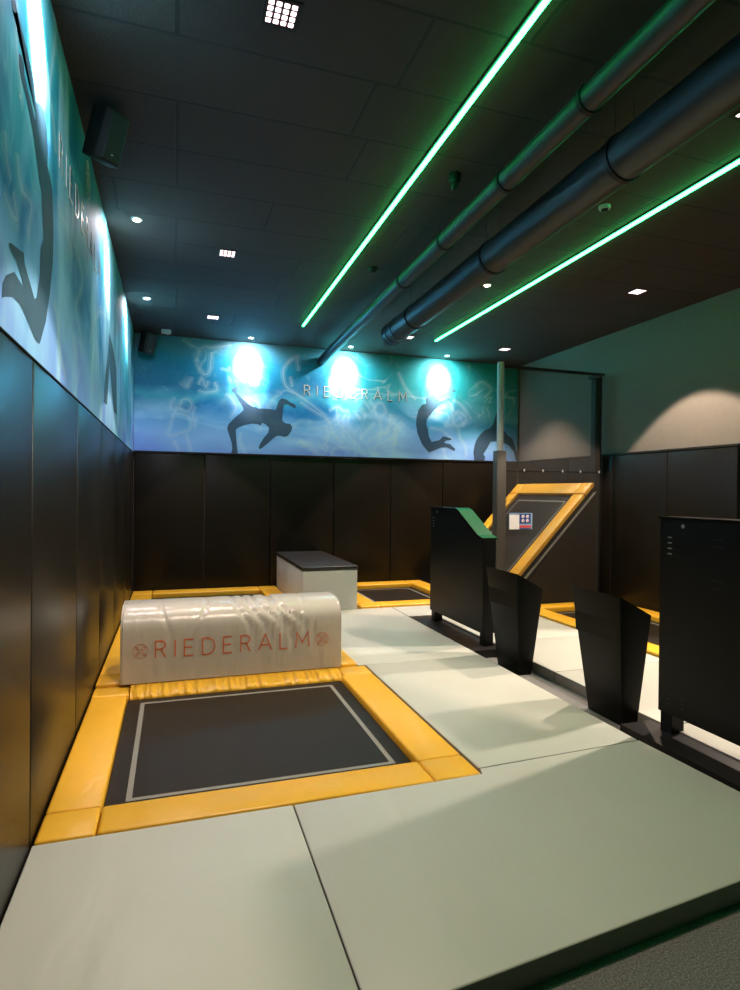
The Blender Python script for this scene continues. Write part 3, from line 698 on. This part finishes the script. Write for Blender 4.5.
for i, ((x, y), k, lab) in enumerate(rounds):
    q = rnds[i]
    q.location = (x, y, ZC); tag(q, lab, 'ceiling spotlight', 'round ceiling spotlights')
    if k == 'L':
        spot(q, 800, 48, (math.radians(22), math.radians(43), 0), (1, .86, 1), .5)
        spot(q, 60 if i == 0 else 100, 165, (math.radians(10), math.radians(20), 0), (1, .90, .98), 1)
    elif k == 'B':
        spot(q, 1400, 64, (math.radians(45), 0, 0), (1, .80, .90), .9)
        spot(q, 120, 165, (math.radians(25), 0, 0), (1, .90, .98), 1)
    else: spot(q, 210, 90, (0, 0, 0), (1, .85, .7), .5)
# spotlight of the neighbouring area on the right, throws the long shadows over the mats
rt = thing('track_spotlight', 'black ceiling spotlight in the area right of the room, outside the picture', 'ceiling spotlight', (7.3, 4.15, ZC))
bm = bmesh.new(); box(bm, (-.05, -.05, -.03), (.05, .05, -.001), .004, 1); tube(bm, (0, 0, -.03), (0, 0, -.06), .012); obj('mount', bm, M['blackm'], rt)
bm = bmesh.new(); tube(bm, (.06, 0, -.06), (-.04, 0, -.11), .045, 24); obj('lamp_head', bm, M['blackm'], rt, smooth=True)
l_ = spot(rt, 1500, 60, (0, 0, 0), (1, .84, .70), .4, .11); l_.location = (-.09, 0, -.14)
l_.rotation_euler = (Vector((2.2, 3.6, 0)) - Vector((7.2, 4.15, 3.7))).to_track_quat('-Z', 'Y').to_euler()

# ------------------------------------------------------------ speakers, sensors
def speaker(loc, s, rot, label):
    r = thing('loudspeaker', label, 'loudspeaker', loc); r.rotation_euler = rot
    bm = bmesh.new()
    pr = [(-.5, .35), (-.42, -.30), (-.28, -.45), (.28, -.45), (.42, -.30), (.5, .35), (.3, .5), (-.3, .5)]
    prism(bm, [(x * s, y * s * .85, -.72 * s) for x, y in pr], (0, 0, 1.44 * s), .02 * s, 2); obj('cabinet', bm, M['blackm'], r, smooth=True)
    bm = bmesh.new(); pr2 = [(-.36, -.34), (-.25, -.475), (.25, -.475), (.36, -.34)]
    prism(bm, [(x * s, y * s * .87, -.66 * s) for x, y in pr2], (0, 0, 1.32 * s), .01 * s, 1); obj('grille', bm, M['grille'], r)
    bm = bmesh.new(); box(bm, (-.1 * s, .42 * s, -.1 * s), (.1 * s, .62 * s, .1 * s)); obj('bracket', bm, M['blackm'], r)
    bm = bmesh.new(); box(bm, (-.03 * s, -.43 * s, -.5 * s), (.03 * s, -.42 * s, -.46 * s)); obj('badge', bm, M['steel'], r)
speaker((-.385, 3.80, 3.62), .19, (math.radians(22), 0, math.radians(42)), 'large black loudspeaker high on the left wall above the lettering')
speaker((-.36, 8.90, 3.62), .20, (math.radians(18), 0, math.radians(35)), 'black loudspeaker in the back left corner under the ceiling')
def dome(label, x, y, col, r=.045, h=.05, g=None):
    o = thing('ceiling_sensor', label, 'sensor', (x, y, ZC), group=g)
    bm = bmesh.new(); lathe(bm, [(r, -.0005), (r, -h * .3), (r * .85, -h * .6)]); obj('base', bm, M[col], o, smooth=True)
    bm = bmesh.new(); lathe(bm, [(r * .62, -h * .6), (r * .6, -h * .85), (r * .35, -h)]); obj('sensor_head', bm, M['black' if col != 'white' else 'white'], o, smooth=True)
dome('black cylindrical ceiling sensor hanging between the first green strip and the pipe', 1.86, 3.80, 'black', .045, .11)
dome('small dark ceiling detector near the far end of the first green strip', 1.87, 5.65, 'black', .05, .05)
dome('small pale ceiling detector between the duct and the second green strip', 3.16, 3.83, 'steel', .045, .045)
o = thing('motion_sensor', 'small white box sensor on the ceiling by the back left corner', 'sensor', (-.12, 8.78, ZC))
bm = bmesh.new(); box(bm, (-.065, -.03, -.06), (.065, .03, -.0005), .012, 3); obj('housing', bm, M['white'], o, smooth=True)
bm = bmesh.new(); tube(bm, (.02, 0, -.0605), (.02, 0, -.07), .018, 14); obj('sensor_eye', bm, M['white'], o, smooth=True)

# ------------------------------------------------------------ camera, world, view
f = 594; yaw = math.atan((370 - 174) / f); pitch = -math.atan(3 / f); roll = .01
F = Vector((math.sin(yaw) * math.cos(pitch), math.cos(yaw) * math.cos(pitch), math.sin(pitch)))
R0 = Vector((math.cos(yaw), -math.sin(yaw), 0)); U0 = R0.cross(F)
Rv = R0 * math.cos(roll) + U0 * math.sin(roll); Uv = Rv.cross(F)
cd = bpy.data.cameras.new('camera'); cam = bpy.data.objects.new('camera', cd); C.objects.link(cam)
cam.matrix_world = Matrix(((Rv.x, Uv.x, -F.x, 0), (Rv.y, Uv.y, -F.y, 0), (Rv.z, Uv.z, -F.z, 1.56), (0, 0, 0, 1)))
cd.sensor_fit = 'VERTICAL'; cd.sensor_height = 36; cd.lens = 36 * f / 990; cd.clip_start = .02
bpy.context.scene.camera = cam
w = bpy.data.worlds.new('world'); bpy.context.scene.world = w; w.use_nodes = True
w.node_tree.nodes['Background'].inputs[0].default_value = (.5, .55, .6, 1); w.node_tree.nodes['Background'].inputs[1].default_value = .008
vs = bpy.context.scene.view_settings
vs.view_transform = 'Standard'; vs.look = 'None'; vs.gamma = 1; vs.use_curve_mapping = False; vs.exposure = 0
